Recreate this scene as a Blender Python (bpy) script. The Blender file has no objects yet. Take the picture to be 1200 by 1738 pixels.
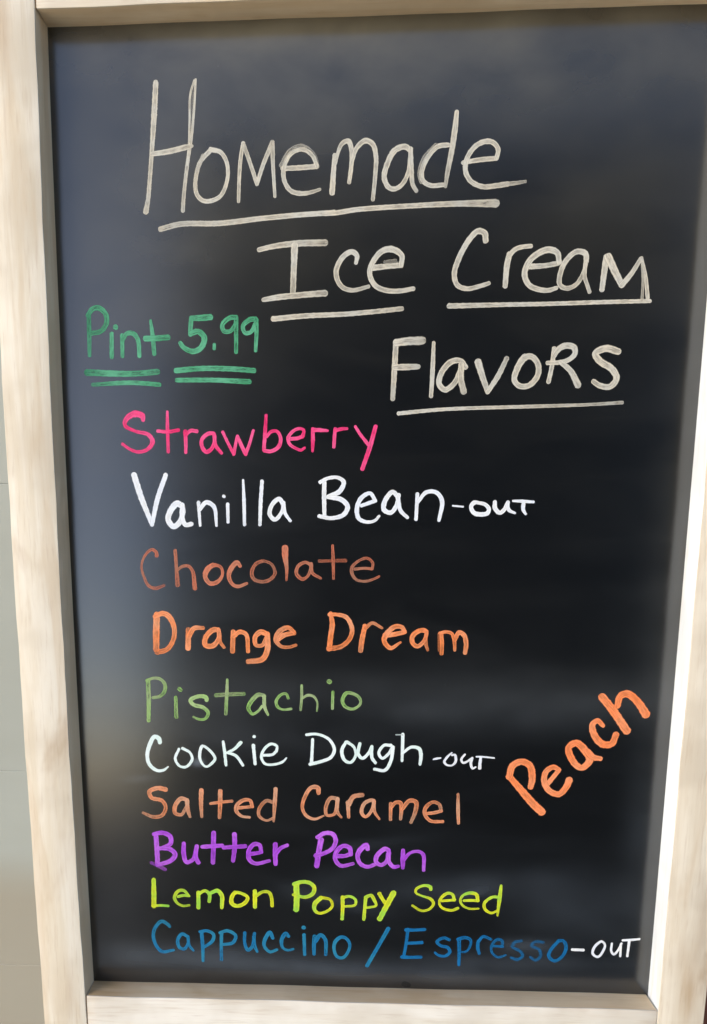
import bpy, bmesh, math, random
from mathutils import Vector, Matrix

sc = bpy.context.scene
col = sc.collection
R = math.radians
LEAN = R(20.0)                       # the sign leans back against the wall
CENTRE_UP = 1.07                     # board centre, measured along the sign from its feet
LIFT = 0.0075

# ------------------------------------------------------------------ camera
cd = bpy.data.cameras.new('camera')
cam = bpy.data.objects.new('camera', cd); col.objects.link(cam)
sc.camera = cam
cd.sensor_fit = 'AUTO'; cd.sensor_width = 36.0
cd.lens = 36.0 * 1300.05 / 1738.0
cd.shift_x = (600.0 - 463.53) / 1738.0
cd.shift_y = (1078.37 - 869.0) / 1738.0
cd.clip_start = 0.02; cd.clip_end = 500.0

def board_to_world(v):               # board axes: right, into the board, up from the feet
    return Matrix.Translation((0, 0, LIFT)) @ Matrix.Rotation(-LEAN, 4, 'X') @ Vector(v)
def dirw(v):
    return Matrix.Rotation(-LEAN, 3, 'X') @ Vector(v)
r_ = dirw((0.99886241, 0.04739805, -0.0052268))
d_ = dirw((0.00277939, -0.16729268, -0.98590336))
f_ = dirw((-0.0476043, 0.98476727, -0.1672341))
loc = board_to_world((-0.05685961, -0.70781807, CENTRE_UP + 0.04264908))
m = Matrix.Identity(4)
for i in range(3):
    m[i][0] = r_[i]; m[i][1] = -d_[i]; m[i][2] = -f_[i]; m[i][3] = loc[i]
cam.matrix_world = m

# ------------------------------------------------------------------ light
SUN = Vector((-0.72, -0.58, 0.40)).normalized()      # towards the light
elev = math.asin(SUN.z); rot = math.atan2(SUN.x, SUN.y)
w = bpy.data.worlds.new('World'); sc.world = w; w.use_nodes = True
nt = w.node_tree; nt.nodes.clear()
sky = nt.nodes.new('ShaderNodeTexSky'); sky.sky_type = 'NISHITA'; sky.sun_disc = False
sky.sun_elevation = elev; sky.sun_rotation = rot
sky.air_density = 0.8; sky.dust_density = 1.0; sky.ozone_density = 1.3
bg = nt.nodes.new('ShaderNodeBackground'); bg.inputs['Strength'].default_value = 0.15
wo = nt.nodes.new('ShaderNodeOutputWorld')
nt.links.new(sky.outputs[0], bg.inputs[0]); nt.links.new(bg.outputs[0], wo.inputs[0])
sl = bpy.data.lights.new('sun', 'SUN'); sl.energy = 0.8; sl.angle = R(30); sl.color = (1.0, 0.975, 0.925)
so = bpy.data.objects.new('sun', sl); col.objects.link(so)
so.location = SUN * 5; so.rotation_euler = SUN.to_track_quat('Z', 'Y').to_euler()
sc.view_settings.view_transform = 'Standard'; sc.view_settings.look = 'None'
sc.view_settings.gamma = 1.0; sc.view_settings.use_curve_mapping = False
sc.view_settings.exposure = 0.96

# ------------------------------------------------------------------ helpers
def srgb(r, g, b):
    f = lambda c: (c/255/12.92) if c <= 10.3 else ((c/255+.055)/1.055)**2.4
    return (f(r), f(g), f(b), 1)
def tag(o, label=None, cat=None, group=None, kind=None):
    for k, v in (('label', label), ('category', cat), ('group', group), ('kind', kind)):
        if v: o[k] = v
    return o
def link(name, me, parent=None):
    o = bpy.data.objects.new(name, me); col.objects.link(o)
    if parent: o.parent = parent
    return o
def mesh_from(name, verts, faces, mat):
    me = bpy.data.meshes.new(name); me.from_pydata(verts, [], faces); me.materials.append(mat); me.update()
    return me
def bevel_mesh(me, width, seg=2):
    bm = bmesh.new(); bm.from_mesh(me)
    bmesh.ops.remove_doubles(bm, verts=bm.verts, dist=1e-6)
    bmesh.ops.recalc_face_normals(bm, faces=bm.faces)
    eds = [e for e in bm.edges if len(e.link_faces) == 2 and e.calc_face_angle(0) > 0.5]
    bmesh.ops.bevel(bm, geom=eds, offset=width, segments=seg, profile=0.6, affect='EDGES')
    bm.to_mesh(me); bm.free()
    for p in me.polygons: p.use_smooth = True
    try: me.set_sharp_from_angle(angle=R(40))
    except Exception: pass
def box_verts(x0, x1, y0, y1, z0, z1):
    v = [(x0,y0,z0),(x1,y0,z0),(x1,y1,z0),(x0,y1,z0),(x0,y0,z1),(x1,y0,z1),(x1,y1,z1),(x0,y1,z1)]
    f = [(0,3,2,1),(4,5,6,7),(0,1,5,4),(1,2,6,5),(2,3,7,6),(3,0,4,7)]
    return v, f

class N:
    """tiny node builder"""
    def __init__(self, name):
        self.mat = bpy.data.materials.new(name); self.mat.use_nodes = True
        self.t = self.mat.node_tree; self.t.nodes.clear()
        self.out = self.t.nodes.new('ShaderNodeOutputMaterial')
    def n(self, typ, **kw):
        x = self.t.nodes.new(typ)
        for k, v in kw.items(): setattr(x, k, v)
        return x
    def l(self, a, b): self.t.links.new(a, b)
    def math(self, op, a, b=None, c=None, clamp=False):
        x = self.n('ShaderNodeMath', operation=op, use_clamp=clamp)
        for i, v in enumerate((a, b, c)):
            if v is None: continue
            if hasattr(v, 'links'): self.l(v, x.inputs[i])
            else: x.inputs[i].default_value = v
        return x.outputs[0]
    def noise(self, vec, scale, detail=4, rough=.55, dist=0):
        x = self.n('ShaderNodeTexNoise'); x.inputs['Scale'].default_value = scale
        x.inputs['Detail'].default_value = detail; x.inputs['Roughness'].default_value = rough
        x.inputs['Distortion'].default_value = dist
        self.l(vec, x.inputs['Vector']); return x.outputs['Fac']
    def mapping(self, vec, scale=(1,1,1), loc=(0,0,0), rot=(0,0,0)):
        x = self.n('ShaderNodeMapping'); x.inputs['Scale'].default_value = scale
        x.inputs['Location'].default_value = loc; x.inputs['Rotation'].default_value = rot
        self.l(vec, x.inputs['Vector']); return x.outputs[0]
    def ramp(self, fac, a, b):
        x = self.n('ShaderNodeMapRange', interpolation_type='SMOOTHSTEP')
        x.inputs['From Min'].default_value = a; x.inputs['From Max'].default_value = b
        self.l(fac, x.inputs['Value']); return x.outputs[0]
    def mix(self, fac, a, b):
        x = self.n('ShaderNodeMix', data_type='RGBA')
        if hasattr(fac, 'links'): self.l(fac, x.inputs[0])
        else: x.inputs[0].default_value = fac
        for i, v in ((6, a), (7, b)):
            if hasattr(v, 'links'): self.l(v, x.inputs[i])
            else: x.inputs[i].default_value = v
        return x.outputs[2]
    def bsdf(self, color, rough=.6, spec=.5, bump=None, bstr=.2, bdist=.001):
        b = self.n('ShaderNodeBsdfPrincipled')
        for k, v in (('Base Color', color), ('Roughness', rough), ('Specular IOR Level', spec)):
            if hasattr(v, 'links'): self.l(v, b.inputs[k])
            else: b.inputs[k].default_value = v
        if bump is not None:
            u = self.n('ShaderNodeBump'); u.inputs['Strength'].default_value = bstr; u.inputs['Distance'].default_value = bdist
            self.l(bump, u.inputs['Height']); self.l(u.outputs[0], b.inputs['Normal'])
        return b.outputs[0]
    def finish(self, s):
        self.l(s, self.out.inputs[0]); return self.mat

# ------------------------------------------------------------------ materials
def wood_material(name, axis, base, pale, brown, amount, seed, stains=()):
    k = N(name); tc = k.n('ShaderNodeTexCoord').outputs['Object']
    st = [26, 26, 26]; st[axis] = 1.6
    mp = k.mapping(tc, tuple(st), (seed, seed*1.7, seed*.6))
    grain = k.noise(mp, 3.0, 6, .62, .8)
    fine = k.noise(k.mapping(tc, tuple(s*5 for s in st), (seed*2, 0, 0)), 3.0, 4, .6)
    st2 = [9, 9, 9]; st2[axis] = 3.2
    blot = k.noise(k.mapping(tc, tuple(st2), (seed*3.1, seed, 2)), 2.0, 4, .55, .4)
    wash = k.noise(k.mapping(tc, (6, 6, 6), (seed, 4, seed)), 2.2, 3, .5)
    c = k.mix(k.ramp(grain, .36, .64), base, pale)
    c = k.mix(k.math('MULTIPLY', k.ramp(wash, .42, .66), .55), c, (base[0]*.80, base[1]*.78, base[2]*.76, 1))
    st3 = [16, 16, 16]; st3[axis] = 2.2
    pat = k.noise(k.mapping(tc, tuple(st3), (seed*5, 1, seed*2)), 2.0, 5, .6, .5)
    c = k.mix(k.math('MULTIPLY', k.ramp(pat, .50, .66), .42), c, (base[0]*.84, base[1]*.72, base[2]*.58, 1))
    c = k.mix(k.math('MULTIPLY', k.ramp(blot, .57, .74), amount), c, brown)
    c = k.mix(k.math('MULTIPLY', k.ramp(fine, .52, .70), .20), c, brown)
    if stains:
        sep = k.n('ShaderNodeSeparateXYZ'); k.l(k.mapping(tc, loc=(0, 0, .74 - CENTRE_UP)), sep.inputs[0])
        for cx, cz, a_, b_, st_ in stains:
            u = k.math('MULTIPLY', k.math('SUBTRACT', sep.outputs[0], cx), 1/a_)
            v = k.math('MULTIPLY', k.math('SUBTRACT', sep.outputs[2], cz), 1/b_)
            d = k.math('ADD', k.math('MULTIPLY', u, u), k.math('MULTIPLY', v, v))
            g = k.math('MULTIPLY', k.math('EXPONENT', k.math('MULTIPLY', d, -1.0)), k.math('MULTIPLY', k.ramp(grain, .25, .6), st_))
            c = k.mix(g, c, brown)
    pt = k.n('ShaderNodeNewGeometry').outputs['Pointiness']
    c = k.mix(k.math('MULTIPLY', k.ramp(pt, .53, .60), k.math('MULTIPLY', k.ramp(pat, .40, .60), .65)), c, brown)
    h = k.math('ADD', k.math('MULTIPLY', grain, .6), k.math('MULTIPLY', fine, .5))
    return k.finish(k.bsdf(c, .55, .35, h, .25, .0008))

WB = (.71, .615, .465, 1); WP = (.79, .715, .585, 1); WBR = (.40, .255, .13, 1)
wood_v1 = wood_material('whitewashed_wood_grain_up', 2, WB, WP, WBR, .55, 1.3, [(-.307, 1.165, .006, .03, .55), (-.300, .305, .010, .03, .6), (-.301, .83, .012, .025, .15), (-.298, .5, .006, .05, .12)])
wood_v2 = wood_material('whitewashed_wood_grain_up_warm', 2, (.70,.61,.47,1), (.77,.69,.555,1), WBR, .6, 7.9, [(.304, .322, .0065, .03, .7), (.296, .36, .005, .02, .3), (.312, .385, .006, .04, .35)])
wood_h1 = wood_material('whitewashed_wood_grain_across', 0, WB, WP, WBR, .5, 3.7)
wood_h2 = wood_material('whitewashed_wood_grain_across_pale', 0, (.78,.71,.59,1), (.85,.795,.695,1), WBR, .35, 5.2)

def board_material():
    k = N('chalkboard_paint'); tc = k.n('ShaderNodeTexCoord').outputs['Object']
    base = (.0040, .0045, .0052, 1)
    dust_reflect_col = (.41, .365, .25, 1)
    n1 = k.noise(k.mapping(tc, (3, 3, 9), (1, 0, 2)), 2.0, 5, .6, .6)
    n2 = k.noise(k.mapping(tc, (6, 6, 9), (4, 0, 0), (0, R(-25), 0)), 2.0, 4, .5, .2)
    film = k.math('MULTIPLY', k.ramp(n1, .35, .8), .012)
    speck = k.noise(tc, 900, 2, .5)
    dust = k.math('ADD', film, k.math('MULTIPLY', k.ramp(speck, .6, .8), .004))
    sep = k.n('ShaderNodeSeparateXYZ'); k.l(k.mapping(tc, loc=(0, 0, .74 - CENTRE_UP)), sep.inputs[0])
    X, Z = sep.outputs[0], sep.outputs[2]
    # wiped chalk, and reflection haze painted in near the top: centre x, z, half sizes, tilt, strength   (metres, sign axes)
    SM = [(-.19, 1.02, .06, .20, .1, .07), (.0, 1.16, .36, .06, -.05, .16), (-.12, 1.07, .20, .11, .5, .09), (.22, 1.06, .10, .10, .9, .05), (-.05, 1.168, .26, .018, .03, .10), (.16, 1.145, .14, .03, -.05, .05), (-.08, 1.06, .20, .10, .3, .035),
          (.20, 1.02, .10, .10, .9, .03), (-.10, .608, .17, .022, .02, .09), (.06, .588, .05, .012, 0, .07), (.17, .60, .13, .026, .05, .13),
          (-.11, .565, .12, .02, 0, .08), (-.02, .320, .24, .010, -.03, .2), (.14, .333, .09, .010, 0, .15),
          (-.18, .335, .10, .012, 0, .16), (.0, .455, .05, .006, .15, .05), (-.03, .395, .045, .007, -.25, .09), (.155, .351, .032, .007, 0, .20), (.115, .415, .07, .014, .1, .10),
          (.03, .408, .10, .02, 0, .05), (.205, .39, .06, .03, -.1, .11), (.10, .405, .022, .005, .2, .14), (-.165, .537, .006, .004, 0, .5),
          (-.222, .520, .016, .0035, .1, .14), (.267, .72, .02, .2, 0, .05), (.262, .45, .018, .12, 0, .06),
          (-.02, .42, .06, .012, .3, .04)]
    tot = dust
    for cx, cz, a, b, tl, s in SM:
        dx = k.math('SUBTRACT', X, cx); dz = k.math('SUBTRACT', Z, cz)
        ct, sn = math.cos(tl), math.sin(tl)
        u = k.math('ADD', k.math('MULTIPLY', dx, ct/a), k.math('MULTIPLY', dz, sn/a))
        v = k.math('ADD', k.math('MULTIPLY', dx, -sn/b), k.math('MULTIPLY', dz, ct/b))
        d = k.math('ADD', k.math('MULTIPLY', u, u), k.math('MULTIPLY', v, v))
        g = k.math('EXPONENT', k.math('MULTIPLY', d, -1.0))
        tot = k.math('ADD', tot, k.math('MULTIPLY', g, k.math('MULTIPLY', k.ramp(n2, -.15, .95), s)))
    n3 = k.noise(k.mapping(tc, (5, 5, 160), (2, 0, 7), (0, R(4), 0)), 2.0, 5, .6, .5)
    tot = k.math('ADD', tot, k.math('MULTIPLY', k.math('MULTIPLY', k.ramp(n3, .55, .78), k.ramp(n1, .45, .7)), .018))
    sp1 = k.noise(k.mapping(tc, (1, 1, .6)), 420, 1, .4)
    tot = k.math('ADD', tot, k.math('MULTIPLY', k.ramp(sp1, .79, .86), .10))
    dust_reflect_col = k.mix(k.ramp(Z, .45, .95), (.26, .31, .37, 1), dust_reflect_col)  # warm reflection tint above, sky-blue light below, painted into the dust
    fac = k.math('MINIMUM', tot, .8)
    # dark wet-looking spots low on the board
    c = k.mix(fac, base, dust_reflect_col)
    rough = k.math('ADD', .16, k.math('MULTIPLY', n1, .07))
    bmp = k.noise(tc, 260, 3, .6)
    sh = k.bsdf(c, rough, 1.0, bmp, .05, .0004)
    sh.node.inputs['IOR'].default_value = 1.57
    return k.finish(sh)
board_mat = board_material()

def ink_material(name, ca, cb, cover=.9, worn0=.5, rim=.10):
    """chalk marker ink: streaky cover along the stroke, pooled edges, worn patches"""
    k = N(name)
    uv = k.n('ShaderNodeUVMap', uv_map='stroke').outputs[0]
    at = k.n('ShaderNodeAttribute', attribute_name='ink', attribute_type='GEOMETRY')
    tc = k.n('ShaderNodeTexCoord').outputs['Object']
    sep = k.n('ShaderNodeSeparateXYZ'); k.l(uv, sep.inputs[0])
    v = k.math('ABSOLUTE', sep.outputs[1])
    streak = k.noise(k.mapping(uv, (2.8, 2.6, 1)), 2.0, 5, .62, .3)
    patch = k.noise(tc, 120, 4, .6)
    big = k.noise(tc, 38, 3, .5)
    edge = k.ramp(v, .45, .85)
    mixn = k.math('ADD', k.math('ADD', k.math('MULTIPLY', streak, .50), k.math('MULTIPLY', patch, .28)), k.math('MULTIPLY', big, .22))
    mixn = k.math('ADD', mixn, k.math('MULTIPLY', edge, rim))
    worn = k.ramp(mixn, .42, .56)
    a = k.math('ADD', worn0, k.math('MULTIPLY', worn, cover - worn0))
    fr = k.math('SUBTRACT', 1.0, k.math('MULTIPLY', k.ramp(v, .80, 1.0), .6))
    a = k.math('MULTIPLY', k.math('MULTIPLY', a, at.outputs['Fac']), fr)
    a = k.math('MINIMUM', k.math('MAXIMUM', a, 0.03), 1.0)
    c = k.mix(k.ramp(k.math('ADD', k.math('MULTIPLY', big, .6), k.math('MULTIPLY', streak, .4)), .4, .62), ca, cb)
    s = k.bsdf(c, .75, .25)
    tr = k.n('ShaderNodeBsdfTransparent').outputs[0]
    mx = k.n('ShaderNodeMixShader'); k.l(a, mx.inputs[0]); k.l(tr, mx.inputs[1]); k.l(s, mx.inputs[2])
    return k.finish(mx.outputs[0])
INK = {
 'cream': ink_material('cream_ink', srgb(220,210,188), srgb(206,203,190), .95, .44, .17),
 'green': ink_material('green_ink', srgb(74,160,114), srgb(102,182,142), .92, .50),
 'pink': ink_material('pink_ink', srgb(236,44,110), srgb(246,96,150), .99, .68),
 'white': ink_material('white_ink', srgb(240,241,240), srgb(228,233,240), 1.0, .80),
 'mint': ink_material('pale_white_ink', srgb(222,240,232), srgb(232,240,238), 1.0, .90),
 'brown': ink_material('brown_ink', srgb(216,120,88), srgb(182,124,98), .82, .42),
 'orange': ink_material('orange_ink', srgb(252,142,80), srgb(238,160,116), .97, .50),
 'peach': ink_material('peach_ink', srgb(250,138,80), srgb(240,152,104), .99, .64),
 'pistachio': ink_material('pistachio_ink', srgb(146,194,100), srgb(174,190,140), .88, .40),
 'caramel': ink_material('caramel_ink', srgb(242,148,100), srgb(212,162,130), .93, .46),
 'purple': ink_material('purple_ink', srgb(178,76,222), srgb(200,112,230), .95, .56),
 'yellow': ink_material('yellow_ink', srgb(232,234,40), srgb(146,208,72), .98, .60),
 'blue': ink_material('blue_ink', srgb(20,118,168), srgb(40,132,162), .90, .62),
 'ghost': ink_material('wiped_chalk_trace', srgb(200,204,214), srgb(180,186,200), 1.0, .35),
 'stain': ink_material('dark_stain', (.004,.004,.005,1), (.003,.003,.004,1), .9, .6),
 'deepblue': ink_material('deep_blue_ink', srgb(10,116,176), srgb(12,104,156), .92, .62),
}

def painted_wall_material():
    k = N('sage_grey_paint'); tc = k.n('ShaderNodeTexCoord').outputs['Object']
    a = k.noise(k.mapping(tc, (1, 1, 2.2)), 3, 4, .5); b = k.noise(tc, 60, 3, .6)
    c = k.mix(k.ramp(a, .35, .7), (.43, .45, .405, 1), (.40, .415, .37, 1))
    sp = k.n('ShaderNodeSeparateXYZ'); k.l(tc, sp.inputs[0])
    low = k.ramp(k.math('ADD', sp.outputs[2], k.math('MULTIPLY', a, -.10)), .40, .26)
    c = k.mix(k.math('MULTIPLY', low, .75), c, (.36, .31, .23, 1))  # warm floor bounce painted in as tan towards the wall's foot
    return k.finish(k.bsdf(c, .5, .4, b, .12, .001))
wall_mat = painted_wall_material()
def concrete_material():
    k = N('warm_concrete'); tc = k.n('ShaderNodeTexCoord').outputs['Object']
    a = k.noise(tc, 1.7, 5, .6); b = k.noise(tc, 90, 4, .65)
    c = k.mix(k.ramp(a, .3, .7), (.44, .395, .31, 1), (.52, .475, .38, 1))
    c = k.mix(k.math('MULTIPLY', k.ramp(b, .55, .75), .4), c, (.2, .17, .14, 1))
    return k.finish(k.bsdf(c, .8, .3, b, .3, .002))
ground_mat = concrete_material()
def post_material():
    k = N('reddish_brown_stain'); tc = k.n('ShaderNodeTexCoord').outputs['Object']
    a = k.noise(k.mapping(tc, (30, 30, 2)), 2, 5, .6, .5)
    c = k.mix(k.ramp(a, .35, .65), (.085, .025, .018, 1), (.14, .045, .03, 1))
    return k.finish(k.bsdf(c, .55, .4, a, .3, .001))
post_mat = post_material()

# ------------------------------------------------------------------ setting
k = N('asphalt'); tc = k.n('ShaderNodeTexCoord').outputs['Object']
a = k.noise(tc, .8, 5, .6); b = k.noise(tc, 120, 3, .6)
c = k.mix(k.ramp(a, .3, .7), (.085, .09, .10, 1), (.12, .125, .135, 1))
asphalt = k.finish(k.bsdf(c, .8, .3, b, .4, .004))
gv, gf = box_verts(-30, 30, -30, 30, -.45, -.14)
ground = link('ground', mesh_from('ground', gv, gf, asphalt)); tag(ground, kind='structure')
gv, gf = box_verts(-4, 5, -3.1, 1.2, -.40, 0)
me = mesh_from('pavement', gv, gf, ground_mat); bevel_mesh(me, .012, 3)
pavement = link('pavement', me); tag(pavement, kind='structure')

WALL_Y = 0.5535
joints = [0.0, .17, .594, 1.018, 1.442, 1.866, 2.29, 2.7]
bm = bmesh.new()
for z0, z1 in zip(joints[:-1], joints[1:]):
    v, f = box_verts(-2.2, 2.2, WALL_Y, WALL_Y + .03, z0 + .0004, z1 - .0004)
    vs = [bm.verts.new(q) for q in v]
    for q in f: bm.faces.new([vs[i] for i in q])
v, f = box_verts(-2.2, 2.2, WALL_Y + .0015, WALL_Y + .12, 0.0, 2.7)
vs = [bm.verts.new(q) for q in v]
for q in f: bm.faces.new([vs[i] for i in q])
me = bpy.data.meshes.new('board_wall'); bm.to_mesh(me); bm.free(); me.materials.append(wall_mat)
bevel_mesh(me, .0005, 1)
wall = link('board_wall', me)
tag(wall, 'sage grey painted board wall with thin joints behind the chalkboard sign', 'wall')

v, f = box_verts(.401, .491, .30, .39, 0, .50)
me = mesh_from('wooden_post', v, f, post_mat); bevel_mesh(me, .004, 2)
post = link('wooden_post', me)
tag(post, 'dark reddish brown post just past the right edge of the chalkboard frame', 'post')

# unseen wall added across from the sign to darken the board's reflections
k = N('dark_blocker_boards'); tc = k.n('ShaderNodeTexCoord').outputs['Object']
a = k.noise(k.mapping(tc, (14, 14, 1.2)), 2, 5, .6, .5)
dark_mat = k.finish(k.bsdf(k.mix(k.ramp(a, .35, .65), (.030, .026, .022, 1), (.050, .043, .036, 1)), .6, .3, a, .3, .002))
bm = bmesh.new(); x = -0.80
while x < 2.1:
    v, f = box_verts(x, x + .138, -2.68, -2.60 + .002*math.sin(x*9), 0, 4.2)
    vs = [bm.verts.new(q) for q in v]
    for q in f: bm.faces.new([vs[i] for i in q])
    x += .14
me = bpy.data.meshes.new('reflection_blocker'); bm.to_mesh(me); bm.free(); me.materials.append(dark_mat)
tw = link('reflection_blocker', me)
tag(tw, 'dark stained upright board wall standing across from the chalkboard sign', 'wall')

# ------------------------------------------------------------------ the sign
sign = bpy.data.objects.new('chalkboard_sign', None); col.objects.link(sign)
sign.location = (0, 0, LIFT); sign.rotation_euler = (-LEAN, 0, 0)
tag(sign, 'tall chalkboard menu in a whitewashed wooden frame, handwritten ice cream flavors', 'chalkboard')

D = 0.02575                          # recess of the board behind the frame front
HW, HH = 0.28, 0.4384
UP = CENTRE_UP
TOPZ, BOTZ = UP + HH + .048, 0.0
random.seed(4)

# edge curves: offset + bow * h^2, h measured from the board centre (the left stile is slightly bowed)
L_BACK, L_FRONT, L_OUT = (-.2803, .0145), (-.2827, .0180), (-.3252, .0150)
R_BACK, R_FRONT, R_OUT = (.2804, -.002), (.2799, -.003), (.3216, .004)
def lerp_tab(tab, h):
    a, b = tab; q = min(abs(h), .46)
    return a + b*q*q + 2*b*q*(abs(h) - q)*.5
bare_v = wood_material('bare_wood_edge_up', 2, (.85,.63,.40,1), (.89,.69,.47,1), (.55,.38,.20,1), .3, 2.2)
lit_edge_v = wood_material('lit_wood_edge_up', 2, (.87,.91,.91,1), (.91,.94,.94,1), (.7,.62,.5,1), .2, 9.2)  # strong side light painted in as a whiter inner face
bare_h = wood_material('bare_wood_edge_across', 0, (.76,.58,.37,1), (.82,.66,.46,1), (.50,.30,.12,1), .45, 6.1, [(-.262, .3016, .028, .03, .75)])
def stile(front, back, out, mat, edge):
    n = 60; verts = []; faces = []
    for i in range(n + 1):
        z = BOTZ + (TOPZ - BOTZ) * i / n; h = z - UP
        xf, xb, xo = lerp_tab(front, h), lerp_tab(back, h), lerp_tab(out, h)
        wob = .00025 * math.sin(z*41 + front[0]*90) + .0002*math.sin(z*97)
        verts += [(xf + wob, -D, z), (xb, 0.0, z), (xb, .022, z), (xo, .022, z), (xo + wob, -D, z)]
    for i in range(n):
        a, b = i*5, (i+1)*5
        for j in range(5):
            q = (a+j, a+(j+1) % 5, b+(j+1) % 5, b+j)
            faces.append(q)
    faces.append(tuple(range(5))); faces.append(tuple(n*5 + j for j in range(5)))
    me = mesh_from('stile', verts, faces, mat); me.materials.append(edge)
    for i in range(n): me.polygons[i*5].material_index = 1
    bevel_mesh(me, .0011, 2)
    return me
s1 = link('stile', stile(L_FRONT, L_BACK, L_OUT, wood_v1, bare_v), sign)
s2 = link('stile', stile(R_FRONT, R_BACK, R_OUT, wood_v2, lit_edge_v), sign)
s2['label'] = 'warmer tan stile with brown streaks'

def rail(z0, z1, mat):
    h = (z0 + z1)/2 - UP
    x0, x1 = lerp_tab(L_FRONT, h) + .0006, lerp_tab(R_FRONT, h) - .0006
    n = 40; verts = []; faces = []
    for i in range(n + 1):
        x = x0 + (x1 - x0)*i/n
        wb = .0003*math.sin(x*23 + z0*7) + .0002*math.sin(x*61)
        verts += [(x, -D + .0009, z0 + wb), (x, .020, z0 + wb*.5), (x, .020, z1 + wb*.5), (x, -D + .0009, z1 + wb)]
    for i in range(n):
        a, b = i*4, (i+1)*4
        for j in range(4): faces.append((a+j, a+(j+1) % 4, b+(j+1) % 4, b+j))
    faces.append((0,1,2,3)); faces.append(tuple(n*4+j for j in range(4)))
    me = mesh_from('rail', verts, faces, mat); me.materials.append(bare_h)
    for i in range(n):
        me.polygons[i*4].material_index = 1; me.polygons[i*4 + 2].material_index = 1
    bevel_mesh(me, .0011, 2); return me
r1 = link('rail', rail(UP + HH, TOPZ - .001, wood_h1), sign); r1['label'] = 'top rail of the frame'
r2 = link('rail', rail(UP - HH - .075, UP - HH, wood_h2), sign); r2['label'] = 'paler bottom rail of the frame'

v, f = box_verts(-HW - .004, HW + .004, 0, .006, UP - HH - .004, UP + HH + .004)
panel = link('panel', mesh_from('panel', v, f, board_mat), sign)
panel['label'] = 'black chalkboard panel with wiped chalk smears and painted reflection haze'

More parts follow.
